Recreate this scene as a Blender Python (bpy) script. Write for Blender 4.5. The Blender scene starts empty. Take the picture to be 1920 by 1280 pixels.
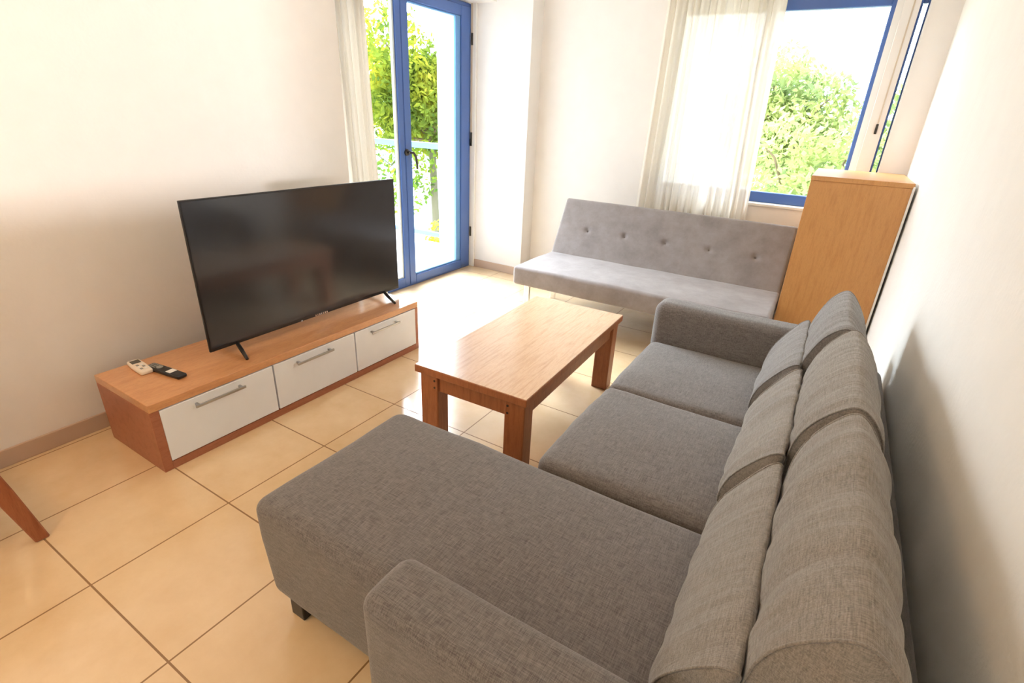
import bpy, bmesh, math, random
from mathutils import Vector, Matrix, noise, Quaternion
random.seed(7)
C = bpy.context.scene.collection
PI = math.pi

# ------------------------------------------------------------------ materials
def newmat(name):
    m = bpy.data.materials.new(name); m.use_nodes = True
    nt = m.node_tree; b = nt.nodes['Principled BSDF']
    return m, nt, b
def N(nt, t, **kw):
    n = nt.nodes.new(t)
    for k, v in kw.items():
        if k.startswith('i_'):
            n.inputs[k[2:].replace('_', ' ')].default_value = v
        else: setattr(n, k, v)
    return n
def L(nt, a, b): nt.links.new(a, b)
def coords(nt, scale=(1, 1, 1)):
    tc = N(nt, 'ShaderNodeTexCoord'); mp = N(nt, 'ShaderNodeMapping')
    mp.inputs['Scale'].default_value = scale
    L(nt, tc.outputs['Object'], mp.inputs['Vector'])
    return mp.outputs['Vector']
def noisen(nt, scale, vecscale=(1, 1, 1), detail=3, rough=.5):
    n = N(nt, 'ShaderNodeTexNoise'); n.inputs['Scale'].default_value = scale
    n.inputs['Detail'].default_value = detail; n.inputs['Roughness'].default_value = rough
    L(nt, coords(nt, vecscale), n.inputs['Vector'])
    return n.outputs['Fac']
def ramp(nt, fac, stops):
    r = N(nt, 'ShaderNodeValToRGB')
    e = r.color_ramp.elements
    while len(e) < len(stops): e.new(.5)
    for i, (p, c) in enumerate(stops):
        e[i].position = p; e[i].color = (*c, 1)
    L(nt, fac, r.inputs['Fac']); return r.outputs['Color']
def mixc(nt, fac, a, b, mode='MIX'):
    m = N(nt, 'ShaderNodeMix', data_type='RGBA', blend_type=mode)
    for s, v in (('Factor', fac), ('A', a), ('B', b)):
        i = [x for x in m.inputs if x.name == s and x.enabled and (x.type == 'VALUE' if s == 'Factor' else x.type == 'RGBA')][0]
        if hasattr(v, 'links') or hasattr(v, 'is_linked'): L(nt, v, i)
        elif s == 'Factor': i.default_value = v
        else: i.default_value = (*v, 1)
    return [o for o in m.outputs if o.type == 'RGBA'][0]
def bump(nt, b, h, strength, dist=.01):
    n = N(nt, 'ShaderNodeBump'); n.inputs['Strength'].default_value = strength
    n.inputs['Distance'].default_value = dist
    L(nt, h, n.inputs['Height']); L(nt, n.outputs['Normal'], b.inputs['Normal'])
def srgb(r, g, b):
    f = lambda c: (c/255/12.92) if c/255 <= .04045 else ((c/255+.055)/1.055)**2.4
    return (f(r), f(g), f(b))
def simple(name, col, rough=.5, metal=0., bumpamt=0, spec=None, coat=0):
    m, nt, b = newmat(name)
    b.inputs['Base Color'].default_value = (*col, 1); b.inputs['Roughness'].default_value = rough
    b.inputs['Metallic'].default_value = metal
    if spec is not None: b.inputs['Specular IOR Level'].default_value = spec
    if coat: b.inputs['Coat Weight'].default_value = coat
    f = noisen(nt, 9, detail=4)
    c = mixc(nt, f, tuple(x*.96 for x in col), tuple(min(1, x*1.03) for x in col))
    L(nt, c, b.inputs['Base Color'])
    if bumpamt: bump(nt, b, noisen(nt, 60, detail=4), bumpamt, .004)
    return m
def wood(name, c1, c2, vec, rough=.35, c3=None, coat=.0):
    m, nt, b = newmat(name)
    f = noisen(nt, 6, vec, 6, .6)
    c = ramp(nt, f, [(.3, c1), (.55, c2), (.75, c3 or c1)])
    g = noisen(nt, 40, vec, 3, .7)
    c = mixc(nt, ramp(nt, g, [(.35, (.35,)*3), (.5, (0,)*3)]), c, tuple(x*.72 for x in c1))
    L(nt, c, b.inputs['Base Color']); b.inputs['Roughness'].default_value = rough
    b.inputs['Coat Weight'].default_value = coat; b.inputs['Coat Roughness'].default_value = .13
    bump(nt, b, g, .05, .002)
    return m
def fabric(name, c1, c2, soft=False, wr=False):
    m, nt, b = newmat(name)
    a = noisen(nt, 1, (520, 34, 150), 3, .7); d = noisen(nt, 1, (34, 520, 520), 3, .7)
    s = N(nt, 'ShaderNodeMath', operation='ADD'); L(nt, a, s.inputs[0]); L(nt, d, s.inputs[1])
    s2 = N(nt, 'ShaderNodeMath', operation='MULTIPLY'); L(nt, s.outputs[0], s2.inputs[0]); s2.inputs[1].default_value = .5
    if soft:
        f = noisen(nt, 7, (1, 1, 1), 6, .7)
        c = ramp(nt, f, [(.3, c1), (.7, c2)])
    else:
        c = ramp(nt, s2.outputs[0], [(.36, c1), (.64, c2)])
    L(nt, c, b.inputs['Base Color']); b.inputs['Roughness'].default_value = .92
    b.inputs['Specular IOR Level'].default_value = .2
    b.inputs['Sheen Weight'].default_value = .25; b.inputs['Sheen Roughness'].default_value = .5
    bump(nt, b, s2.outputs[0], .35 if not soft else .08, .003)
    if wr:
        w = noisen(nt, 1, (5, 34, 5), 4, .6)
        b2 = N(nt, 'ShaderNodeBump'); b2.inputs['Strength'].default_value = .55; b2.inputs['Distance'].default_value = .012
        L(nt, w, b2.inputs['Height'])
        old = b.inputs['Normal'].links[0].from_node; L(nt, b2.outputs['Normal'], old.inputs['Normal'])
    return m
M = {}
M['wall'] = simple('wall_paint', (.86, .83, .80), .75, bumpamt=.12)
M['wall_rough'] = simple('right_wall_paint', (.88, .85, .79), .8, bumpamt=.35)
M['white'] = simple('white_paint', (.86, .85, .82), .5)
M['tan'] = simple('dim_rear_wall_tan', (.42, .31, .22), .8)  # dark tone put on the unseen rear wall to cut bounce light
M['ceil'] = simple('ceiling_paint', (.85, .84, .82), .9)
M['skirt'] = simple('skirting_tile', (.53, .39, .30), .3)
M['blue'] = simple('blue_lacquered_frame', srgb(70, 102, 166), .3)
M['railblue'] = simple('pale_blue_rail', srgb(100, 150, 205), .4)
M['trimgrey'] = simple('pale_seal', (.55, .6, .6), .5)
M['steel'] = simple('brushed_steel', (.42, .43, .44), .3, 1.)
M['chrome'] = simple('chrome', (.8, .8, .82), .12, 1.)
M['black'] = simple('black_plastic', (.012, .012, .014), .35)
M['dark'] = simple('dark_metal', (.05, .045, .04), .4, .6)
M['lacquer'] = simple('white_lacquer_front', (.86, .90, .96), .18)
M['remotew'] = simple('cream_plastic', (.82, .72, .6), .4)
M['buttons'] = simple('grey_buttons', (.3, .3, .28), .5)
M['lcd'] = simple('dark_display', (.08, .075, .06), .2)
M['strap'] = simple('woven_strap', (.62, .52, .42), .8)
M['ext'] = simple('exterior_render', (.88, .86, .82), .8, bumpamt=.1)
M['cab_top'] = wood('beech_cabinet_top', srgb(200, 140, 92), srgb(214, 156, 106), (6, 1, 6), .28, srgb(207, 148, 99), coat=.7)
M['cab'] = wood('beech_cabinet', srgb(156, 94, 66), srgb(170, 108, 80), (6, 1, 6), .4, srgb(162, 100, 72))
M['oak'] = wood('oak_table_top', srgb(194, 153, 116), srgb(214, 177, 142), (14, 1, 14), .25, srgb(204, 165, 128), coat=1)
M['oak_shaded'] = wood('oak_table_shaded', srgb(138, 80, 46), srgb(164, 100, 62), (10, 10, 1), .4, srgb(148, 88, 52))  # oak darkened and reddened for the shade on legs, aprons and edge
M['tall'] = wood('beech_cupboard', srgb(184, 128, 72), srgb(198, 144, 86), (10, 10, 1.2), .4, srgb(190, 136, 78))
M['chair'] = wood('chair_wood', srgb(142, 78, 48), srgb(160, 94, 60), (10, 10, 1), .35, srgb(150, 86, 54))
M['sofa'] = fabric('charcoal_woven_fabric', srgb(82, 77, 75), srgb(134, 128, 125))
M['cush'] = fabric('taupe_woven_fabric', srgb(104, 98, 92), srgb(154, 146, 138), wr=True)
M['cushg'] = fabric('charcoal_cushion_fabric', srgb(96, 92, 90), srgb(146, 141, 138), wr=True)
M['futon'] = fabric('grey_suede_fabric', srgb(128, 120, 118), srgb(150, 142, 141), True)
M['futon_side'] = fabric('grey_suede_side', srgb(112, 105, 102), srgb(132, 124, 121), True)

def screenmat():
    m, nt, b = newmat('television_screen')
    b.inputs['Base Color'].default_value = (.034, .036, .042, 1); b.inputs['Roughness'].default_value = .13
    b.inputs['Specular IOR Level'].default_value = .7
    return m
M['screen'] = screenmat()

def glassmat(name, tint, rough=0.0):
    m = bpy.data.materials.new(name); m.use_nodes = True; nt = m.node_tree
    nt.nodes.remove(nt.nodes['Principled BSDF']); out = nt.nodes['Material Output']
    t = N(nt, 'ShaderNodeBsdfTransparent'); t.inputs['Color'].default_value = (*tint, 1)
    g = N(nt, 'ShaderNodeBsdfGlossy'); g.inputs['Roughness'].default_value = .02
    lw = N(nt, 'ShaderNodeLayerWeight'); lw.inputs['Blend'].default_value = .5
    fr = N(nt, 'ShaderNodeMath', operation='POWER'); L(nt, lw.outputs['Facing'], fr.inputs[0]); fr.inputs[1].default_value = 5
    mx = N(nt, 'ShaderNodeMixShader'); L(nt, fr.outputs[0], mx.inputs[0])
    L(nt, t.outputs[0], mx.inputs[1]); L(nt, g.outputs[0], mx.inputs[2]); L(nt, mx.outputs[0], out.inputs['Surface'])
    return m
M['glass'] = glassmat('window_glass', (.97, .98, .98))
M['railglass'] = glassmat('balcony_glass', (.84, .95, .97))

def clothmat(nm='sheer_curtain_cloth', tl=.5, tp=.14):
    m = bpy.data.materials.new(nm); m.use_nodes = True; nt = m.node_tree
    nt.nodes.remove(nt.nodes['Principled BSDF']); out = nt.nodes['Material Output']
    f = noisen(nt, 300, (1, 1, .2), 2)
    c = mixc(nt, f, (.80, .74, .64), (.88, .83, .75))
    d = N(nt, 'ShaderNodeBsdfDiffuse'); L(nt, c, d.inputs['Color'])
    t = N(nt, 'ShaderNodeBsdfTranslucent'); L(nt, c, t.inputs['Color'])
    tr = N(nt, 'ShaderNodeBsdfTransparent')
    a = N(nt, 'ShaderNodeMixShader'); a.inputs[0].default_value = tl
    if tl < .3: c = mixc(nt, f, (.60, .54, .45), (.68, .62, .53)); L(nt, c, d.inputs['Color']); L(nt, c, t.inputs['Color'])
    L(nt, d.outputs[0], a.inputs[1]); L(nt, t.outputs[0], a.inputs[2])
    b = N(nt, 'ShaderNodeMixShader'); b.inputs[0].default_value = tp
    L(nt, a.outputs[0], b.inputs[1]); L(nt, tr.outputs[0], b.inputs[2]); L(nt, b.outputs[0], out.inputs['Surface'])
    return m
M['cloth'] = clothmat(tl=.42, tp=.10); M['cloth2'] = clothmat('dense_curtain_cloth', .10, .01)

def leafmat(name, c1, c2, c3):
    m = bpy.data.materials.new(name); m.use_nodes = True; nt = m.node_tree
    nt.nodes.remove(nt.nodes['Principled BSDF']); out = nt.nodes['Material Output']
    f = noisen(nt, 1.6, (1, 1, 1), 3)
    c = ramp(nt, f, [(.35, c1), (.5, c2), (.68, c3)])
    d = N(nt, 'ShaderNodeBsdfDiffuse'); L(nt, c, d.inputs['Color'])
    t = N(nt, 'ShaderNodeBsdfTranslucent'); L(nt, c, t.inputs['Color'])
    a = N(nt, 'ShaderNodeMixShader'); a.inputs[0].default_value = .45
    L(nt, d.outputs[0], a.inputs[1]); L(nt, t.outputs[0], a.inputs[2]); L(nt, a.outputs[0], out.inputs['Surface'])
    return m
M['leaf'] = leafmat('sunlit_leaves', (.10, .17, .035), (.26, .33, .045), (.48, .46, .05))
M['leaf2'] = leafmat('pale_leaves', (.22, .30, .13), (.36, .43, .16), (.44, .49, .19))
M['leafy'] = leafmat('yellow_blossom', (.7, .6, .03), (.85, .75, .05), (.4, .5, .08))
M['bark'] = simple('bark', (.2, .15, .1), .9)
M['ground'] = simple('dry_ground', (.55, .5, .38), .95)

def floormat():
    m, nt, b = newmat('beige_floor_tiles')
    tc = N(nt, 'ShaderNodeTexCoord'); sp = N(nt, 'ShaderNodeSeparateXYZ'); L(nt, tc.outputs['Object'], sp.inputs[0])
    T = .45; w = .0028
    outs = []; cells = []
    for ax, off in (('X', .9339), ('Y', 0.)):
        s = N(nt, 'ShaderNodeMath', operation='SUBTRACT'); L(nt, sp.outputs[ax], s.inputs[0]); s.inputs[1].default_value = off - 20*T
        d = N(nt, 'ShaderNodeMath', operation='DIVIDE'); L(nt, s.outputs[0], d.inputs[0]); d.inputs[1].default_value = T
        fl = N(nt, 'ShaderNodeMath', operation='FLOOR'); L(nt, d.outputs[0], fl.inputs[0]); cells.append(fl.outputs[0])
        fr = N(nt, 'ShaderNodeMath', operation='FRACT'); L(nt, d.outputs[0], fr.inputs[0])
        p = N(nt, 'ShaderNodeMath', operation='PINGPONG'); L(nt, fr.outputs[0], p.inputs[0]); p.inputs[1].default_value = .5
        lt = N(nt, 'ShaderNodeMath', operation='LESS_THAN'); L(nt, p.outputs[0], lt.inputs[0]); lt.inputs[1].default_value = w/T
        outs.append(lt.outputs[0])
    g = N(nt, 'ShaderNodeMath', operation='MAXIMUM'); L(nt, outs[0], g.inputs[0]); L(nt, outs[1], g.inputs[1])
    cv = N(nt, 'ShaderNodeCombineXYZ'); L(nt, cells[0], cv.inputs[0]); L(nt, cells[1], cv.inputs[1])
    wn = N(nt, 'ShaderNodeTexWhiteNoise'); L(nt, cv.outputs[0], wn.inputs['Vector'])
    f = noisen(nt, 5, (1, 1, 1), 6, .65)
    c = ramp(nt, f, [(.3, srgb(216, 184, 142)), (.5, srgb(224, 195, 155)), (.7, srgb(232, 206, 170))])
    c = mixc(nt, wn.outputs['Value'], c, srgb(220, 190, 150)); 
    c2 = mixc(nt, .75, c, ramp(nt, f, [(.3, srgb(218, 187, 146)), (.7, srgb(231, 205, 168))]))
    c3 = mixc(nt, g.outputs[0], c2, srgb(140, 104, 66))
    L(nt, c3, b.inputs['Base Color'])
    r = N(nt, 'ShaderNodeMath', operation='MULTIPLY_ADD'); L(nt, g.outputs[0], r.inputs[0]); r.inputs[1].default_value = .5; r.inputs[2].default_value = .17; b.inputs['Coat Weight'].default_value = .6; b.inputs['Coat Roughness'].default_value = .12
    L(nt, r.outputs[0], b.inputs['Roughness'])
    inv = N(nt, 'ShaderNodeMath', operation='SUBTRACT'); inv.inputs[0].default_value = 1; L(nt, g.outputs[0], inv.inputs[1])
    bump(nt, b, inv.outputs[0], .3, .002)
    return m
M['floor'] = floormat()

# ------------------------------------------------------------------ object helpers
def tag(o, label=None, cat=None, group=None, kind=None):
    for k, v in (('label', label), ('category', cat), ('group', group), ('kind', kind)):
        if v: o[k] = v
    return o
def thing(name, label, cat, loc=(0, 0, 0), rz=0, group=None):
    o = bpy.data.objects.new(name, None); C.objects.link(o); o.empty_display_size = .1
    o.location = loc; o.rotation_euler = (0, 0, rz)
    return tag(o, label, cat, group)
def wloc(o):
    v = Vector((0, 0, 0))
    while o: v += o.location; o = o.parent
    return v
def obj(name, bm, mat, parent=None, world=True, smooth=False, label=None, org=None):
    bmesh.ops.recalc_face_normals(bm, faces=bm.faces)
    me = bpy.data.meshes.new(name); o = bpy.data.objects.new(name, me); C.objects.link(o)
    base = Vector(org) if org else Vector((0, 0, 0))
    if parent:
        o.parent = parent
        base = wloc(parent) if world else Vector((0, 0, 0))
    if world and base.length: bmesh.ops.translate(bm, verts=bm.verts, vec=-base)
    if org and not parent: o.location = org
    bm.to_mesh(me); bm.free()
    me.materials.append(mat)
    if smooth:
        for p in me.polygons: p.use_smooth = True
    if label: o['label'] = label
    return o
def struct(name, bm, mat):
    o = obj(name, bm, mat); o['kind'] = 'structure'; return o
def B(): return bmesh.new()
def box(bm, x0, x1, y0, y1, z0, z1, bev=0, seg=2):
    vs = [bm.verts.new((x, y, z)) for x in (x0, x1) for y in (y0, y1) for z in (z0, z1)]
    fs = [(0, 1, 3, 2), (4, 6, 7, 5), (0, 4, 5, 1), (2, 3, 7, 6), (0, 2, 6, 4), (1, 5, 7, 3)]
    faces = [bm.faces.new([vs[i] for i in f]) for f in fs]
    if bev:
        es = list({e for f in faces for e in f.edges})
        bmesh.ops.bevel(bm, geom=es, offset=bev, segments=seg, profile=.5, affect='EDGES')
    return bm
def bx(*a, **k): return box(B(), *a, **k)
def tube(bm, pts, r, seg=10, closed=False, cap=True):
    pts = [Vector(p) for p in pts]; n = len(pts); rings = []
    rr = r if isinstance(r, (list, tuple)) else [r]*n
    for i, p in enumerate(pts):
        a = pts[(i-1) % n] if (closed or i) else p; b = pts[(i+1) % n] if (closed or i < n-1) else p
        t = (b-a).normalized(); up = Vector((0, 0, 1)) if abs(t.z) < .9 else Vector((0, 1, 0))
        s = t.cross(up).normalized(); u = s.cross(t)
        rings.append([bm.verts.new(p + rr[i]*(math.cos(2*PI*k/seg)*s + math.sin(2*PI*k/seg)*u)) for k in range(seg)])
    m = n if closed else n-1
    for i in range(m):
        A, Bq = rings[i], rings[(i+1) % n]
        for k in range(seg): bm.faces.new((A[k], A[(k+1) % seg], Bq[(k+1) % seg], Bq[k]))
    if cap and not closed:
        bm.faces.new(rings[0]); bm.faces.new(rings[-1][::-1])
    return bm
def axis_vals(a, r, n, k=4):
    """samples on [-a,a]: rounded ends densely sampled"""
    v = [-a + r*(1-math.cos(PI/2*i/k)) if False else -a + r*i/k for i in range(k)]
    core = a-r
    v += [-core + 2*core*i/n for i in range(n+1)]
    v += [-x for x in v[:k]][::-1]
    return v
def rbox(cx, cy, cz, sx, sy, sz, r=.03, n=(8, 8, 4), bulge=(0, 0, 0), fn=None, k=4):
    """rounded, slightly puffed upholstery block centred at c with full sizes s"""
    bm = B(); a = (sx/2, sy/2, sz/2); r = min(r, min(a)*.98)
    ax = [axis_vals(a[i], r, n[i], k) for i in range(3)]
    for d in range(3):
        e, f = (d+1) % 3, (d+2) % 3
        for s in (-1, 1):
            grid = []
            for u in ax[e]:
                row = []
                for v in ax[f]:
                    p = [0, 0, 0]; p[d] = s*a[d]; p[e] = u; p[f] = v
                    q = [max(-(a[i]-r), min(a[i]-r, p[i])) for i in range(3)]
                    nn = Vector(p)-Vector(q); nn.normalize()
                    P = Vector(q)+nn*r
                    for i in range(3):
                        j, l = (i+1) % 3, (i+2) % 3
                        w = max(0, 1-(P[j]/a[j])**2)*max(0, 1-(P[l]/a[l])**2)
                        P[i] += math.copysign(1, P[i])*abs(nn[i])*bulge[i]*w
                    P += Vector((cx, cy, cz))
                    if fn: P = fn(P, nn)
                    row.append(bm.verts.new(P))
                grid.append(row)
            for i in range(len(grid)-1):
                for j in range(len(grid[0])-1):
                    vs = (grid[i][j], grid[i+1][j], grid[i+1][j+1], grid[i][j+1])
                    bm.faces.new(vs if s > 0 else vs[::-1])
    bmesh.ops.remove_doubles(bm, verts=bm.verts, dist=1e-5)
    return bm
def spline(pts, per=6, closed=True):
    out = []; n = len(pts)
    for i in range(n if closed else n-1):
        g = lambda j: Vector(pts[j % n]) if closed else Vector(pts[max(0, min(n-1, j))])
        p0, p1, p2, p3 = g(i-1), g(i), g(i+1), g(i+2)
        for k in range(per):
            t = k/per
            out.append(.5*((2*p1)+(-p0+p2)*t+(2*p0-5*p1+4*p2-p3)*t*t+(-p0+3*p1-3*p2+p3)*t**3))
    if not closed: out.append(Vector(pts[-1]))
    return out

# ------------------------------------------------------------------ the room
struct('floor', bx(-.45, 2.985, -3.2, 4.2, -.1, 0), M['floor'])
struct('ceiling', bx(-.5, 3.2, -3.4, 4.5, 2.62, 2.75), M['ceil'])
struct('wall_left', bx(-.45, 0, -3.2, 2.007, 0, 2.62), M['wall'])
struct('wall_above_door', bx(-.45, -.10, 2.007, 3.79, 2.24, 2.62), M['wall'])
bm = bx(-.45, .244, 3.79, 4.2, 0, 2.62); struct('wall_pillar', bm, M['wall'])
bm = B()
box(bm, .244, 1.33, 3.97, 4.2, 0, 2.62); box(bm, 1.33, 2.70, 3.97, 4.2, 0, .875); box(bm, 1.33, 2.70, 3.97, 4.2, 2.235, 2.62)
box(bm, 2.70, 2.782, 3.97, 4.2, 0, 2.62); box(bm, 2.782, 2.835, 3.97, 4.2, 0, 1.0); box(bm, 2.782, 2.835, 3.97, 4.2, 2.235, 2.62)
struct('wall_back', bm, M['wall'])
struct('wall_corner_pillar', bx(2.835, 2.985, 3.92, 4.2, 0, 2.62), M['wall'])
struct('wall_right', bx(2.985, 3.2, -3.2, 4.2, 0, 2.62), M['wall_rough'])
bm = B()
box(bm, -.45, .35, -3.4, -3.2, 0, 2.62); box(bm, 2.9, 3.2, -3.4, -3.2, 0, 2.62); box(bm, .35, 2.9, -3.4, -3.2, 0, 1.0); box(bm, .35, 2.9, -3.4, -3.2, 2.4, 2.62)
struct('wall_front', bm, M['tan'])  # opening and sill height added to keep sun off the lower left wall
struct('baseboard_left', bx(0, .012, -3.2, 2.007, 0, .075, bev=.003), M['skirt'])
struct('baseboard_pillar', bx(-.31, .244, 3.778, 3.79, 0, .075, bev=.003), M['skirt'])
bm = B(); box(bm, .244, .256, 3.79, 3.97, 0, .075); box(bm, .256, 2.835, 3.958, 3.97, 0, .075); struct('baseboard_back', bm, M['skirt'])
struct('baseboard_right', bx(2.973, 2.985, -3.2, 3.92, 0, .075), M['skirt'])
struct('trim_1', bx(2.662, 2.70, 4.02, 4.06, .875, 2.235), M['white'])      # white shutter guide right of the window
struct('trim_2', bx(2.828, 2.836, 3.915, 4.05, 0, 2.62), M['white'])
struct('trim_3', bx(-.35, -.285, 3.765, 3.79, .0, 2.24, bev=.004), M['white'])   # shutter guide beside the door
struct('wall_outside', bx(-1.0, -.45, 4.12, 4.4, -.3, 3.4), M['ext'])
struct('balcony_floor', bx(-3.4, -.45, -1.0, 4.4, -.25, -.02), M['ext'])
struct('sky_blocker_slab', bx(-2.5, 5.2, -8.5, -3.4, 2.5, 2.7), M['ext'])  # unseen slab added to block sky light from the rear window
struct('ground', bx(-45, 45, -40, 60, -5.2, -5), M['ground'])

# door_1 : blue french door, seen in the recess
def frame_rect(bm, axis, pos, t, a0, a1, z0, z1, w, bev=.004):
    """rectangular frame; axis 'x' = lies in plane x=pos..pos+t (a = y)"""
    def bb(u0, u1, v0, v1):
        if axis == 'x': box(bm, pos, pos+t, u0, u1, v0, v1, bev=bev, seg=1)
        else: box(bm, u0, u1, pos, pos+t, v0, v1, bev=bev, seg=1)
    wl, wr, wb, wt = w
    bb(a0, a0+wl, z0, z1); bb(a1-wr, a1, z0, z1); bb(a0+wl, a1-wr, z0, z0+wb); bb(a0+wl, a1-wr, z1-wt, z1)
    return bm
d1 = bpy.data.objects.new('door_1', None); C.objects.link(d1); d1.location = (-.36, 2.9, 0); d1['kind'] = 'structure'
obj('door_frame', frame_rect(B(), 'x', -.39, .05, 2.01, 3.768, 0, 2.235, (.04, .028, .016, .03)), M['blue'], d1)
obj('door_leaf', frame_rect(B(), 'x', -.375, .045, 2.897, 3.74, .016, 2.205, (.072, .118, .072, .075)), M['blue'], d1)
obj('door_leaf', frame_rect(B(), 'x', -.378, .045, 2.05, 2.894, .016, 2.205, (.09, .058, .072, .075)), M['blue'], d1)
obj('glazing_bead', frame_rect(B(), 'x', -.372, .03, 2.969, 3.622, .088, 2.131, (.012, .062, .014, .014)), M['railblue'], d1)
obj('glazing_bead', frame_rect(B(), 'x', -.375, .03, 2.14, 2.836, .088, 2.131, (.014, .018, .014, .014)), M['trimgrey'], d1)
obj('glass_pane', bx(-.36, -.355, 2.98, 3.57, .09, 2.13), M['glass'], d1)
obj('glass_pane', bx(-.36, -.355, 2.15, 2.82, .09, 2.13), M['glass'], d1)
bm = B(); bmesh.ops.create_cone(bm, cap_ends=True, segments=24, radius1=.026, radius2=.022, depth=.014, matrix=Matrix.Translation((-.323, 2.905, 1.10)) @ Matrix.Rotation(PI/2, 4, 'Y'))
tube(bm, [(-.32, 2.905, 1.10), (-.29, 2.905, 1.10), (-.278, 2.925, 1.10), (-.278, 2.95, 1.075), (-.278, 2.965, 1.02), (-.278, 2.968, .975)], [.010, .010, .0105, .0105, .009, .008])
obj('door_handle', bm, M['dark'], d1, smooth=True)
for z in (.35, 1.2, 1.98): 
    obj('hinge', tube(B(), [(-.322, 3.76, z-.045), (-.322, 3.76, z+.045)], .009), M['dark'], d1, smooth=True)

# window_1 : blue window in the back wall
w1 = bpy.data.objects.new('window_1', None); C.objects.link(w1); w1.location = (2.0, 4.08, .88); w1['kind'] = 'structure'
obj('window_frame', frame_rect(B(), 'y', 4.05, .05, 1.335, 2.668, .88, 2.23, (.05, .030, .075, .11)), M['blue'], w1)
obj('mullion', bx(1.93, 1.99, 4.045, 4.095, .955, 2.12, bev=.004), M['blue'], w1)
obj('glass_pane', bx(1.385, 2.64, 4.072, 4.077, .955, 2.12), M['glass'], w1)
obj('window_sill', bx(1.335, 2.695, 3.955, 4.05, .862, .882, bev=.004), M['white'], w1)
w2 = bpy.data.objects.new('window_2', None); C.objects.link(w2); w2.location = (2.81, 4.06, 1.0); w2['kind'] = 'structure'
obj('window_frame', frame_rect(B(), 'y', 4.0, .03, 2.783, 2.828, 1.0, 2.235, (.012, .008, .03, .12)), M['blue'], w2)
obj('glass_pane', bx(2.79, 2.822, 4.012, 4.016, 1.03, 2.12), M['glass'], w2)

w3 = bpy.data.objects.new('added_rear_window', None); C.objects.link(w3); w3.location = (1.6, -3.3, 1.0); w3['kind'] = 'structure'  # unseen window added so low sun reaches only the upper left wall
obj('window_frame', frame_rect(B(), 'y', -3.33, .05, .35, 2.9, 1.0, 2.4, (.04, .04, .04, .05)), M['blue'], w3)
obj('glass_pane', bx(.39, 2.86, -3.308, -3.303, 1.04, 2.35), M['glass'], w3)

# shutter straps
def strap(x0, x1, y, z0, label):
    t = thing('shutter_strap', label, 'strap', ((x0+x1)/2, y, z0))
    obj('strap_tape', bx(x0, x1, y-.004, y, z0+.02, 2.62), M['strap'], t)
    obj('strap_end', bx(x0-.003, x1+.003, y-.010, y, z0-.03, z0+.03, bev=.003), M['dark'], t)
strap(-.333, -.318, 3.765, 1.16, 'narrow shutter strap hanging beside the blue balcony door')
strap(2.745, 2.753, 3.970, 1.42, 'thin shutter strap on the wall strip right of the back window')

# ------------------------------------------------------------------ curtains
def curtain(name, label, top, bot, z0, z1, folds, amp, seed, group=None, cat='curtain', mt='cloth'):
    """top/bot: ((x,y),(x,y)) end points of the upper and lower edge"""
    t = thing(name, label, cat, (bot[0][0], bot[0][1], z0))
    bm = B(); nu, nv = folds*16, 40; rnd = random.Random(seed); grid = []
    ph = [rnd.uniform(0, 6) for _ in range(6)]
    for j in range(nv+1):
        v = j/nv; z = z0+(z1-z0)*v
        a = Vector(bot[0]).lerp(Vector(top[0]), v**.8); b = Vector(bot[1]).lerp(Vector(top[1]), v**.8)
        d = (b-a); ln = d.length; d.normalize(); nrm = Vector((-d.y, d.x))
        row = []
        for i in range(nu+1):
            u = i/nu
            w = u+.02*math.sin(2*PI*u*2+ph[0]+v*1.3)+.012*math.sin(2*PI*u*5+ph[1]+2*v)
            ww = amp*(.75+.5*noise.noise(Vector((u*6, v*1.5, seed))))*(1.0-.25*v)
            off = ww*math.sin(2*PI*folds*w+ph[2]+.5*math.sin(3*v+ph[3]))+.35*ww*math.sin(2*PI*folds*2.3*w+ph[4]+v)
            p = a+d*(ln*u+.3*ww*math.cos(2*PI*folds*w+ph[2]))+nrm*off
            row.append(bm.verts.new((p.x, p.y, z+(.006*math.sin(9*u+seed) if j == 0 else 0))))
        grid.append(row)
    for j in range(nv):
        for i in range(nu): bm.faces.new((grid[j][i], grid[j][i+1], grid[j+1][i+1], grid[j+1][i]))
    obj('curtain_panel', bm, M[mt], t, smooth=True)
    obj('heading_tape', bx(min(top[0][0], top[1][0]), max(top[0][0], top[1][0])+.004, min(top[0][1], top[1][1])-.004, max(top[0][1], top[1][1])+.004, z1-.05, z1), M['cloth'], t)
    return t
curtain('window_curtain', 'sheer cream curtain drawn across the back window behind the grey sofa bed', ((1.30, 3.87), (2.06, 3.87)), ((1.25, 3.88), (2.13, 3.88)), .35, 2.5, 13, .040, 3)
curtain('door_curtain', 'gathered cream curtain hanging at the left side of the blue balcony door', ((-.12, 2.03), (-.12, 2.33)), ((-.12, 2.14), (-.12, 2.385)), .06, 2.5, 6, .034, 8, mt='cloth2')
for (a, b, nm) in (((.9, 3.87, 2.53), (2.8, 3.87, 2.53), 'curtain rail above the back window'), ((-.12, 2.01, 2.53), (-.12, 3.7, 2.53), 'curtain rail above the balcony door')):
    tag(obj('curtain_rail', tube(B(), [a, b], .012), M['steel'], org=a), nm, 'curtain rail')

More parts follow.
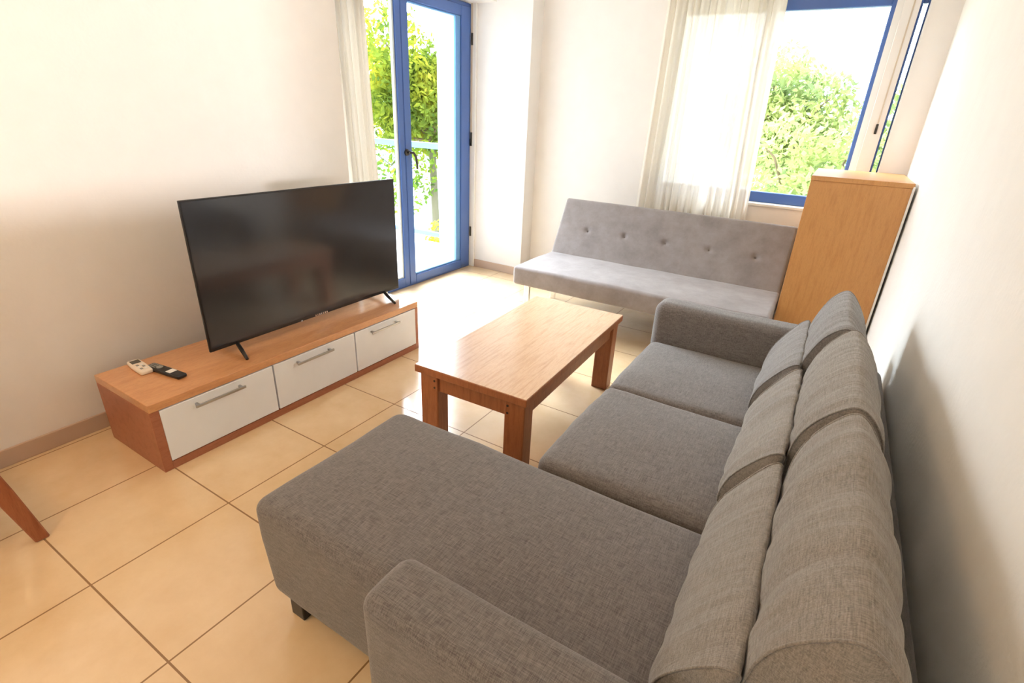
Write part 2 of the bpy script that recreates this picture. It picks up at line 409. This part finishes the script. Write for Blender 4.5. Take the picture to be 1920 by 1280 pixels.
# ------------------------------------------------------------------ television cabinet
x0, x1, y0, y1, H = .127, .567, .4126, 1.963, .3155
cab = thing('television_cabinet', 'low beech television cabinet with three white drawers against the left wall', 'cabinet', ((x0+x1)/2, (y0+y1)/2, 0), -.0056)
def cw(bm, name, mat, **k):
    bmesh.ops.translate(bm, verts=bm.verts, vec=-Vector(((x0+x1)/2, (y0+y1)/2, 0)))
    return obj(name, bm, mat, cab, world=False, **k)
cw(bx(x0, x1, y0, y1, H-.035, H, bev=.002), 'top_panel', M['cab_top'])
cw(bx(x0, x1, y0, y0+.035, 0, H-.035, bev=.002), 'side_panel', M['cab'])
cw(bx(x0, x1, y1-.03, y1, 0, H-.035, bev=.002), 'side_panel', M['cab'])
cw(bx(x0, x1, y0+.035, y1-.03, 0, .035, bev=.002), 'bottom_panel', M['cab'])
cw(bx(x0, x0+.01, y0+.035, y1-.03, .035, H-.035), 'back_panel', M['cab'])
for (a, b, h0, h1) in ((.4417, .9435, .57, .79), (.9455, 1.4435, 1.063, 1.282), (1.4455, 1.936, 1.552, 1.775)):
    d = cw(bx(x0+.03, x1+.002, a+.006, b, .040, H-.039, bev=.002), 'drawer', M['lacquer'])
    bm = B(); box(bm, x1+.024, x1+.032, h0, h1, .240, .252, bev=.002)
    for h in (h0+.015, h1-.015): box(bm, x1+.002, x1+.026, h-.005, h+.005, .241, .251)
    bmesh.ops.translate(bm, verts=bm.verts, vec=-Vector(((x0+x1)/2, (y0+y1)/2, 0)))
    obj('drawer_handle', bm, M['steel'], d, world=False, label='brushed steel bar handle')

# ------------------------------------------------------------------ television
TX = .38
tv = thing('television', 'large black flat television standing on the low beech cabinet', 'television', (TX, 1.39, H))
box_ = bx(TX-.012, TX, .775, 2.004, .355, 1.030, bev=.003); obj('bezel', box_, M['black'], tv)
obj('screen', bx(TX-.001, TX+.0015, .783, 1.996, .372, 1.023), M['screen'], tv)
obj('rear_housing', bx(TX-.06, TX-.012, .95, 1.83, .40, .80, bev=.015), M['black'], tv)
for y, s in ((.905, -1), (1.875, -1)):
    bm = B()
    for q in (1, -1):
        tube(bm, [(TX-.006, y, .362), (TX-.006+q*.05, y-.012, .342), (TX-.006+q*.125, y-.035, H+.007)], [.009, .010, .007], seg=8)
    obj('foot', bm, M['black'], tv, smooth=True)
bm = B()
for i in range(7):
    yy = 1.352+i*.0125
    box(bm, TX+.0015, TX+.0028, yy, yy+.007, .358, .367)
obj('logo', bm, M['chrome'], tv, label='small silver lettering')
obj('status_light', bx(TX+.0015, TX+.003, 1.262, 1.270, .356, .362), M['lacquer'], tv, label='tiny white status light')

# ------------------------------------------------------------------ remotes
def remote(name, label, loc, rz, ln, w, h, mat, kind):
    t = thing(name, label, 'remote control', loc, rz)
    def fn(P, nn):
        P.y *= (1+.06*math.cos(P.x/ln*5)); return P
    obj('body', rbox(0, 0, h/2, ln, w, h, r=h*.42, n=(8, 4, 1), k=3, fn=fn), mat, t, world=False, smooth=True)
    if kind == 'w':
        obj('display', bx(-ln*.40, -ln*.16, -w*.34, w*.34, h-.001, h+.001, bev=.0005), M['lcd'], t, world=False)
        for i in range(3):
            for j in range(2): obj('button', bx(-.005+i*.022, .009+i*.022, -.013+j*.016, -.003+j*.016, h-.001, h+.0015, bev=.0006), M['buttons'] if (i+j) % 2 == 0 else M['white'], t, world=False)
    else:
        obj('label_strip', bx(ln*.10, ln*.24, -w*.36, w*.36, h-.001, h+.001), M['white'], t, world=False, label='pale strip across the keys')
        bm = B(); bmesh.ops.create_cone(bm, cap_ends=True, segments=20, radius1=.014, radius2=.013, depth=.003, matrix=Matrix.Translation((-ln*.18, 0, h)))
        obj('dial', bm, M['buttons'], t, world=False)
        for i in range(4):
            for j in range(3): obj('button', bx(-ln*.45+i*.012, -ln*.45+.008+i*.012, -.015+j*.011, -.008+j*.011, h-.001, h+.0012), M['buttons'], t, world=False)
remote('remote_control', 'cream remote control with small display lying at the near end of the cabinet', (.215, .552, H), math.radians(-5), .155, .052, .020, M['remotew'], 'w')
remote('remote_control', 'black remote control lying beside the cream one on the cabinet', (.338, .598, H), math.radians(7), .215, .045, .018, M['black'], 'b')

# ------------------------------------------------------------------ coffee table
tcx, tcy, tr = 1.5527, 1.6815, .0258
tb = thing('coffee_table', 'rectangular light oak coffee table with square legs in front of the corner sofa', 'table', (1.5455, 1.6831, 0), tr)
lx, ly, th = .2686, .5533, .43
def tp(bm, name, mat, **k): return obj(name, bm, mat, tb, world=False, **k)
tp(bx(-lx+.002, lx-.002, -ly+.002, ly-.002, th-.006, th, bev=.001), 'tabletop', M['oak'])
tp(bx(-lx, lx, -ly, ly, th-.034, th-.002, bev=.003), 'edge_band', M['oak_shaded'])
legs = []
for sx in (-1, 1):
    for sy in (-1, 1):
        bm = B(); X0, X1 = sorted((sx*(lx-.015), sx*(lx-.105))); Y0, Y1 = sorted((sy*(ly-.018), sy*(ly-.095)))
        box(bm, X0, X1, Y0, Y1, 0, th-.034, bev=.006); lg = tp(bm, 'leg', M['oak_shaded'])
        for dz in (.060, .028):
            xx = sx*(lx-.09)
            obj('bolt', tube(B(), [(xx, sy*(ly-.019), th-.034-dz), (xx, sy*(ly-.0165), th-.034-dz)], .005, seg=10), M['dark'], lg, world=False)
for sy in (-1, 1):
    Y0, Y1 = sorted((sy*(ly-.032), sy*(ly-.056))); tp(bx(-(lx-.10), lx-.10, Y0, Y1, th-.115, th-.034, bev=.002), 'apron', M['oak_shaded'])
for sx in (-1, 1):
    X0, X1 = sorted((sx*(lx-.03), sx*(lx-.054))); tp(bx(X0, X1, -(ly-.09), ly-.09, th-.115, th-.034, bev=.002), 'apron', M['oak_shaded'])

# ------------------------------------------------------------------ sofa bed
fx0, fx1 = .762, 2.478
fb = thing('sofa_bed', 'grey armless click-clack sofa bed with tufted back under the curtained window', 'sofa bed', ((fx0+fx1)/2, 3.1, 0))
def seatfn(P, nn):
    P.z += .006*noise.noise(Vector((P.x*3, P.y*5, 1)))*max(0, nn.z)
    P.y += .006*noise.noise(Vector((P.x*4, 2, P.z*5)))
    return P
obj('seat', rbox((fx0+fx1)/2, 3.085, .337, fx1-fx0, .60, .135, r=.022, n=(50, 12, 2), bulge=(0, .004, .012), fn=seatfn), M['futon'], fb, smooth=True)
tilt = math.atan2(.235, .43); Lb = .485
tufts = [1.022, 1.332, 1.646, 1.959, 2.266]
Rb = Matrix.Rotation(-tilt, 4, 'X')
def backfn(P, nn):
    # local: x along, y thickness (front = -), z up the panel
    if nn.y < -.5:
        for tx in tufts:
            dx, dz = P.x-tx, P.z-.235
            d2 = dx*dx+dz*dz
            P.y += .020*math.exp(-d2/(.017**2))+.006*math.exp(-(dx*dx/(.07**2)+dz*dz/(.02**2)))
    Q = Rb @ Vector((0, P.y, P.z))
    return Vector((P.x, Q.y+3.36, Q.z+.385))
bm = rbox((fx0+fx1)/2, .055, Lb/2, fx1-fx0-.01, .11, Lb, r=.020, n=(120, 3, 34), bulge=(0, .008, 0), fn=backfn)
bk = obj('backrest', bm, M['futon'], fb, smooth=True)
for tx in tufts:
    q = Rb @ Vector((0, .020, .235)); bm = B()
    bmesh.ops.create_icosphere(bm, subdivisions=2, radius=.009, matrix=Matrix.Translation((tx, q.y+3.36, q.z+.385)))
    obj('tuft_button', bm, M['futon_side'], bk, smooth=True)
for (x, y) in ((.80, 2.95), (.80, 3.40), (2.42, 2.95), (2.42, 3.40)):
    obj('leg', bx(x-.022, x+.022, y-.012, y+.012, 0, .275, bev=.004), M['chrome'], fb, label='chrome flat leg')
obj('base_frame', bx(fx0+.06, fx1-.06, 2.9, 3.5, .235, .272, bev=.01), M['dark'], fb)

# ------------------------------------------------------------------ corner sofa
sf = thing('corner_sofa', 'charcoal woven corner sofa with chaise end along the right wall', 'sofa', (2.45, 1.1, 0))
def wr(amp, sx, sy, sz, seed):
    def fn(P, nn):
        d = amp*noise.noise(Vector((P.x*sx, P.y*sy, P.z*sz+seed)))+.4*amp*noise.noise(Vector((P.x*sx*2.7, P.y*sy*2.7, P.z*sz*2.7+seed)))
        return P+nn*d
    return fn
def chfn(P, nn):
    P = wr(.004, 4, 4, 4, 2)(P, nn)
    # the front edge sinks and bellies a little
    P.x -= .018*max(0, min(1, (1.75-P.x)/.25)); t = max(0, min(1, (1.75-P.x)/.25)); P.z -= .012*t*t*max(0, nn.z)
    if P.z < .3: P.x += .022*(1-(P.z-.09)/.2)*max(0, min(1, (1.6-P.x)/.1))
    return P
obj('chaise', rbox(2.185, .547, .257, 1.40, .59, .341, r=.045, n=(26, 14, 8), bulge=(.012, .004, .012), fn=chfn, k=5), M['sofa'], sf, smooth=True)
obj('seat_cushion', rbox(2.46, 1.150, .345, .87, .595, .165, r=.035, n=(16, 12, 3), bulge=(.015, .0, .018), fn=wr(.006, 5, 9, 5, 5)), M['sofa'], sf, smooth=True)
obj('seat_cushion', rbox(2.46, 1.742, .340, .87, .575, .165, r=.035, n=(16, 12, 3), bulge=(.015, .0, .016), fn=wr(.005, 5, 9, 5, 9)), M['sofa'], sf, smooth=True)
obj('seat_base', bx(2.05, 2.90, .86, 2.03, .09, .262, bev=.012), M['sofa'], sf, smooth=False)
obj('armrest', rbox(2.500, .170, .330, .88, .140, .54, r=.034, n=(20, 3, 10), bulge=(.004, .006, 0), fn=wr(.003, 5, 5, 5, 11), k=5), M['sofa'], sf, smooth=True)
obj('armrest', rbox(2.44, 2.105, .34, .85, .15, .54, r=.045, n=(20, 3, 10), bulge=(.004, .004, .0), fn=wr(.003, 5, 5, 5, 14), k=5), M['sofa'], sf, smooth=True)
obj('sofa_back', rbox(2.922, 1.10, .30, .09, 1.98, .42, r=.035, n=(3, 40, 10), bulge=(0, 0, .004)), M['sofa'], sf, smooth=True)
for (x, y) in ((1.56, .31), (1.56, .79), (2.80, .31), (2.12, 2.0), (2.80, 2.0), (2.12, 1.1)):
    obj('foot', bx(x-.028, x+.028, y-.03, y+.03, 0, .100, bev=.004), M['black'], sf, label='black block foot')

# loose back cushions: a side profile carried along y, wrinkled, with piped ends
def cushion(name, label, prof, ya, yb, group, seed, lean=0, wamp=.006, mat='cush', rise=0., nring=44, t0=.045, t1=.045, pull=.05):
    P = spline(prof, 8); n = len(P)
    cx = sum(p.x for p in P)/n; cz = sum(p.y for p in P)/n
    zb = min(p.y for p in P)
    t = thing(name, label, 'cushion', (cx, (ya+yb)/2, zb), 0, group)
    bm = B(); rings = []
    def ring(u, s):
        y = ya+(yb-ya)*u
        r = []
        for k in range(n):
            a = P[k]; b = P[(k+1) % n]; c = P[(k-1) % n]
            nr = Vector((b.y-c.y, -(b.x-c.x)))
            if nr.length: nr.normalize()
            x = cx+(a.x-cx)*s; z = cz+(a.y-cz)*(1-(1-s)*.35)
            hz = (a.y-zb)/(max(q.y for q in P)-zb)
            edge = min(1, min(u, 1-u)*12)
            dd = wamp*edge*(noise.noise(Vector((x*3.5, y*16, z*3.5+seed)))+.55*noise.noise(Vector((x*6, y*38, z*5+seed*2))))
            # folds run across the cushion in arcs
            ph = y*30+2.2*(x+z)*math.sin(seed)+3*noise.noise(Vector((y*3, x*2, seed)))
            dd += wamp*.25*edge*math.sin(ph)*hz
            x += nr.x*dd; z += nr.y*dd
            z += rise*(1-u)*hz+lean*hz*(u-.5)
            # ends pull in slightly at the top corners
            e = (2*u-1)
            yy = y-(yb-ya)*e*abs(e)**3*(.010+pull*(1-min(1, hz)**3))
            r.append((x, yy, max(z, zb)))
        return r
    us = [0]+[.5-.5*math.cos(PI*i/nring) for i in range(1, nring)]+[1]
    for u in us:
        e = abs(2*u-1)
        s = 1-(t0 if u < .5 else t1)*e**5
        rings.append([bm.verts.new(p) for p in ring(u, s)])
    for i in range(len(rings)-1):
        for k in range(n): bm.faces.new((rings[i][k], rings[i][(k+1) % n], rings[i+1][(k+1) % n], rings[i+1][k]))
    caps = []
    for ringv, yy, sg in ((rings[0], ya, -1), (rings[-1], yb, 1)):
        prev = ringv
        for s in (.93, .6, .25):
            cur = []
            for v in ringv:
                w = Vector((cx, yy+sg*.012*(1-s), cz)); q = w.lerp(v.co, s); q.y = v.co.y+sg*.012*(1-s*s)
                cur.append(bm.verts.new(q))
            for k in range(n): bm.faces.new((prev[k], prev[(k+1) % n], cur[(k+1) % n], cur[k]))
            prev = cur
        c = bm.verts.new(sum((v.co for v in prev), Vector())/n)
        for k in range(n): bm.faces.new((prev[k], prev[(k+1) % n], c))
        caps.append([v.co.copy() for v in ringv])
    obj('cushion_cover', bm, M[mat], t, smooth=True)
    for cp in caps: obj('piping', tube(B(), cp, .0024, seg=6, closed=True), M[mat], t, smooth=True)
    return t
REAR = [(2.715, .446), (2.682, .55), (2.675, .66), (2.690, .745), (2.730, .812), (2.780, .850), (2.826, .812), (2.856, .740), (2.866, .60), (2.855, .46), (2.80, .446)]
FRONT = [(2.560, .446), (2.545, .48), (2.562, .55), (2.610, .628), (2.650, .675), (2.674, .675), (2.668, .60), (2.672, .52), (2.680, .45), (2.63, .445)]
g1, g2 = 'tall back cushions against the right wall', 'lower cushions leaning on the tall back cushions'
REAR2 = REAR
cushion('back_cushion', 'tall wrinkled taupe cushion at the chaise end, nearest the camera', REAR2, .242, .890, g1, 1.3, wamp=.0085, rise=0, t0=.03, t1=.10)
cushion('back_cushion', 'tall rounded taupe cushion behind the middle seat of the corner sofa', [(x, z-.004 if z > .7 else z) for x, z in REAR], .905, 1.488, g1, 4.1, wamp=.008, t0=.02, t1=.10)
cushion('back_cushion', 'tall grey cushion at the far end beside the beech cupboard', [(x-.012 if z < .8 else x-.02, z-.02 if z > .7 else z) for x, z in REAR], 1.508, 2.026, g1, 6.7, wamp=.007, mat='cushg', t0=.02, t1=.08)
cushion('lumbar_cushion', 'lower taupe cushion leaning at the back of the chaise', FRONT, .262, .862, g2, 2.2, wamp=.006)
cushion('lumbar_cushion', 'lower taupe cushion on the middle seat with a folded seam', FRONT, .895, 1.465, g2, 5.2, wamp=.009)
cushion('lumbar_cushion', 'lower bluish grey cushion on the far seat next to the far armrest', [(x-.008, z-.005) for x, z in FRONT], 1.50, 2.022, g2, 7.9, wamp=.006, mat='cushg')

# ------------------------------------------------------------------ tall beech cupboard
cb = thing('beech_cupboard', 'tall beech cupboard standing in the right corner behind the corner sofa', 'cabinet', (2.735, 3.5, 0))
obj('side_panel', bx(2.488, 2.962, 3.13, 3.152, 0, 1.140, bev=.002), M['tall'], cb)
obj('top_panel', bx(2.486, 2.968, 3.125, 3.86, 1.140, 1.165, bev=.002), M['tall'], cb)
obj('side_panel', bx(2.491, 2.962, 3.835, 3.857, 0, 1.145, bev=.002), M['tall'], cb)
obj('door_panel', bx(2.491, 2.510, 3.156, 3.490, .06, 1.14, bev=.002), M['tall'], cb)
obj('door_panel', bx(2.491, 2.510, 3.494, 3.832, .06, 1.14, bev=.002), M['tall'], cb)
obj('plinth', bx(2.52, 2.54, 3.152, 3.835, 0, .06), M['tall'], cb)
obj('back_panel', bx(2.962, 2.972, 3.122, 3.86, .08, 1.150), M['white'], cb, label='white back board')

# ------------------------------------------------------------------ dining chair (its front leg reaches into the frame)
ch = thing('dining_chair', 'reddish wooden dining chair at the left edge, one slanting leg in view', 'chair', (.38, -.27, 0))
def cleg(p0, p1, w0=.020, w1=.026):
    bm = B(); a, b = Vector(p0), Vector(p1)
    vs = []
    for p, w in ((a, w0), (a.lerp(b, .5), (w0+w1)/2+.003), (b, w1)):
        vs.append([bm.verts.new((p.x+dx*w, p.y+dy*w, p.z)) for dx, dy in ((-1, -1), (1, -1), (1, 1), (-1, 1))])
    for i in range(2):
        for k in range(4): bm.faces.new((vs[i][k], vs[i][(k+1) % 4], vs[i+1][(k+1) % 4], vs[i+1][k]))
    bm.faces.new(vs[0][::-1]); bm.faces.new(vs[2])
    bmesh.ops.bevel(bm, geom=list(bm.edges), offset=.004, segments=1, affect='EDGES')
    return bm
for p0, p1 in (((.575, -.002, 0), (.545, -.09, .44)), ((.17, -.02, 0), (.20, -.09, .44)), ((.585, -.56, 0), (.555, -.47, .44)), ((.17, -.56, 0), (.20, -.47, .44))):
    obj('leg', cleg(p0, p1), M['chair'], ch)
obj('seat', rbox(.375, -.28, .455, .42, .43, .04, r=.015, n=(6, 6, 1), bulge=(0, 0, .006)), M['chair'], ch, smooth=True)
obj('back_post', cleg((.20, -.47, .45), (.20, -.55, .95), .022, .016), M['chair'], ch)
obj('back_post', cleg((.555, -.47, .45), (.555, -.55, .95), .022, .016), M['chair'], ch)
obj('backrest', bx(.20, .555, -.555, -.53, .78, .93, bev=.006), M['chair'], ch)

# ------------------------------------------------------------------ balcony railing and garden
rl = thing('balcony_railing', 'pale blue balcony railing with glass panels outside the door', 'railing', (-2.0, 4.27, 0))
obj('handrail', bx(-3.2, -1.0, 4.245, 4.30, 1.035, 1.095, bev=.004), M['railblue'], rl)
obj('bottom_rail', bx(-3.2, -1.0, 4.25, 4.29, .085, .135, bev=.003), M['railblue'], rl)
obj('post', bx(-1.66, -1.615, 4.255, 4.285, -.02, 1.035, bev=.003), M['railblue'], rl)
obj('post', bx(-3.2, -3.15, 4.25, 4.29, -.02, 1.035, bev=.003), M['railblue'], rl)
obj('glass_panel', bx(-3.15, -1.0, 4.267, 4.273, .135, 1.035), M['railglass'], rl)

def leafmesh(name, rad, n, size, mat, seed, trunkh=0, squash=.8, lumps=9):
    rnd = random.Random(seed); bm = B()
    cs = []
    for i in range(lumps):
        d = Vector((rnd.gauss(0, 1), rnd.gauss(0, 1), rnd.gauss(0, .8))).normalized()*rad*rnd.uniform(.2, .75)
        cs.append((Vector((d.x, d.y, d.z*squash)), rad*rnd.uniform(.28, .5)))
    for i in range(n):
        c, r = rnd.choice(cs)
        d = Vector((rnd.gauss(0, 1), rnd.gauss(0, 1), rnd.gauss(0, 1))).normalized()*r*rnd.uniform(.55, 1.05)
        p = c+d; s = size*rnd.uniform(.6, 1.4)
        q = Quaternion((rnd.gauss(0, 1), rnd.gauss(0, 1), rnd.gauss(0, 1), rnd.gauss(0, 1))).normalized()
        pts = [(-1, 0, 0), (-.2, .45, .08), (1, 0, 0), (-.2, -.45, .08)]
        vs = [bm.verts.new(p+(q @ Vector(t))*s) for t in pts]
        bm.faces.new(vs)
    me = bpy.data.meshes.new(name); bm.to_mesh(me); bm.free(); me.materials.append(mat)
    return me, cs
def trunkmesh(name, cs, h, seed):
    rnd = random.Random(seed); bm = B()
    tube(bm, [(0, 0, -h), (.06, .02, -h*.5), (0, 0, -.3), (.03, 0, .4)], [.10, .085, .07, .04], seg=10)
    for c, r in cs:
        m = Vector((c.x*.4, c.y*.4, c.z*.3-.25))
        tube(bm, [(0, 0, -.6), m, c, c+Vector((c.x*.3, c.y*.3, .2))], [.05, .035, .02, .008], seg=6)
    me = bpy.data.meshes.new(name); bm.to_mesh(me); bm.free(); me.materials.append(M['bark'])
    return me
kinds = []
for i, (rad, n, size, mt) in enumerate(((2.05, 23000, .066, 'leaf'), (2.0, 11000, .075, 'leaf2'), (.5, 1500, .035, 'leafy'))):
    me, cs = leafmesh('foliage', rad, n, size, M[mt], 20+i, squash=(1.35, .9, .8)[i], lumps=(20, 14, 9)[i])
    kinds.append((me, trunkmesh('trunk', cs, (4.6, 4.6, .5)[i], i)))
def tree(kind, loc, rz, s, name, label, cat='tree', group=None):
    t = thing(name, label, cat, (loc[0], loc[1], loc[2]), 0, group); t.rotation_euler = (0, 0, rz); t.scale = (s, s, s)
    for nm, me in (('foliage', kinds[kind][0]), ('trunk', kinds[kind][1])):
        o = bpy.data.objects.new(nm, me); C.objects.link(o); o.parent = t
    return t
def gtree(x, y, z, *a, **k): return tree(a[0], (x, y, z), *a[1:], **k)
TREES = [
 (0, -4.9, 8.7, 1.45, .3, 1.0, 'bright green tree right outside the blue balcony door'),
 (1, 2.25, 10.8, -.05, .9, .95, 'pale green tree low in the back window'),
 (1, 4.6, 15.5, 1.0, 2.6, 1.15, 'pale green tree at the right edge of the back window'),
 (1, .9, 17.5, 1.3, 5.1, 1.2, 'faint distant tree in the middle of the back window'),
]
for (k, x, y, z, rz, s, lb) in TREES:
    gtree(x, y, z, k, rz, s, 'garden_tree', lb, group='trees outside the windows')
gtree(-1.75, 5.1, -.35, 2, .4, .9, 'flowering_shrub', 'yellow flowering shrub just below the balcony railing', cat='shrub')

# ------------------------------------------------------------------ light
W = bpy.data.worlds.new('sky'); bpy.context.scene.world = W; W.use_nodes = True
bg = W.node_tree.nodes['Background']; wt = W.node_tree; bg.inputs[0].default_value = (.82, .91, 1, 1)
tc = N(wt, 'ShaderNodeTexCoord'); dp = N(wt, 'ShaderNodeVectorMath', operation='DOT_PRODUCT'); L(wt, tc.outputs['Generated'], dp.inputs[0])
dp.inputs[1].default_value = Vector((-.72, .30, .62)).normalized()  # bright sky lobe added to drive daylight and glare through the door
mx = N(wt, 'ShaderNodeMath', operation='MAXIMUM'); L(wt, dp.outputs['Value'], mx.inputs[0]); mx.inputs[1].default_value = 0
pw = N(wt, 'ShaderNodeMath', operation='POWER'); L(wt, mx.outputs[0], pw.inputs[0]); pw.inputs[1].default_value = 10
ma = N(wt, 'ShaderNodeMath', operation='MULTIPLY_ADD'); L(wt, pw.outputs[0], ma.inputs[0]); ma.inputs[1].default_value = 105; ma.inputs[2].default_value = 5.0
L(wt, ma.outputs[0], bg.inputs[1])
def lamp(name, kind, loc, energy, col, size=.5, rot=(0, 0, 0), sy=None, spread=None):
    l = bpy.data.lights.new(name, kind); l.energy = energy; l.color = col
    if kind == 'AREA':
        l.size = size
        if sy: l.shape = 'RECTANGLE'; l.size_y = sy
        if spread: l.spread = spread
    elif kind == 'SUN': l.angle = size
    else: l.shadow_soft_size = size
    o = bpy.data.objects.new(name, l); C.objects.link(o); o.location = loc; o.rotation_euler = rot
    return o
def aim(o, d): o.rotation_euler = Vector(d).to_track_quat('-Z', 'Y').to_euler()
s = lamp('sun', 'SUN', (0, 0, 10), 5.0, (1, .96, .95), math.radians(3.0)); aim(s, (-.49, .87, -.012))
# the room's warm ceiling lamp, and an added fill lamp (outside the frame)
def overhead_light(x, y, e, col, label):
    t = thing('overhead_light', label, 'lamp', (x, y, 2.62), 0, 'round ceiling lamps')
    m, nt, b = newmat('lamp_diffuser'); b.inputs['Emission Color'].default_value = (*col, 1); b.inputs['Emission Strength'].default_value = 3
    bm = B(); bmesh.ops.create_cone(bm, cap_ends=True, segments=32, radius1=.2, radius2=.2, depth=.05, matrix=Matrix.Translation((x, y, 2.595)))
    obj('lamp_shade', bm, m, t)
    l = lamp('lamp_bulb', 'POINT', (x, y, 2.40), e, col, .15); 
overhead_light(.95, -.75, 42, (1, .56, .23), 'round ceiling lamp behind the camera')
overhead_light(1.5, 1.9, 6, (1, .85, .7), 'round fill lamp added over the coffee table')  # unseen fill light added to brighten the middle of the room

# ------------------------------------------------------------------ camera
cam = bpy.data.cameras.new('camera'); co = bpy.data.objects.new('camera', cam); C.objects.link(co)
f = 960.531; cam.sensor_fit = 'HORIZONTAL'; cam.sensor_width = 36; cam.lens = f*36/1920; cam.clip_start = .05; cam.clip_end = 200
R = Matrix(((0.85139943, 0.52279226, 0.04251186), (-0.24427154, 0.32347425, 0.914164), (-0.46416638, 0.78870315, -0.40310906)))
m = Matrix((R[0], R[1], -R[2])).transposed().to_4x4()
m.translation = (2.61625, -.32924, 1.40078)
co.matrix_world = m
sc = bpy.context.scene; sc.camera = co
vs = sc.view_settings; vs.view_transform = 'Standard'; vs.look = 'None'; vs.exposure = -0.55; vs.gamma = 1; vs.use_curve_mapping = False
sc.cycles.max_bounces = 10; sc.cycles.diffuse_bounces = 5; sc.cycles.transparent_max_bounces = 16
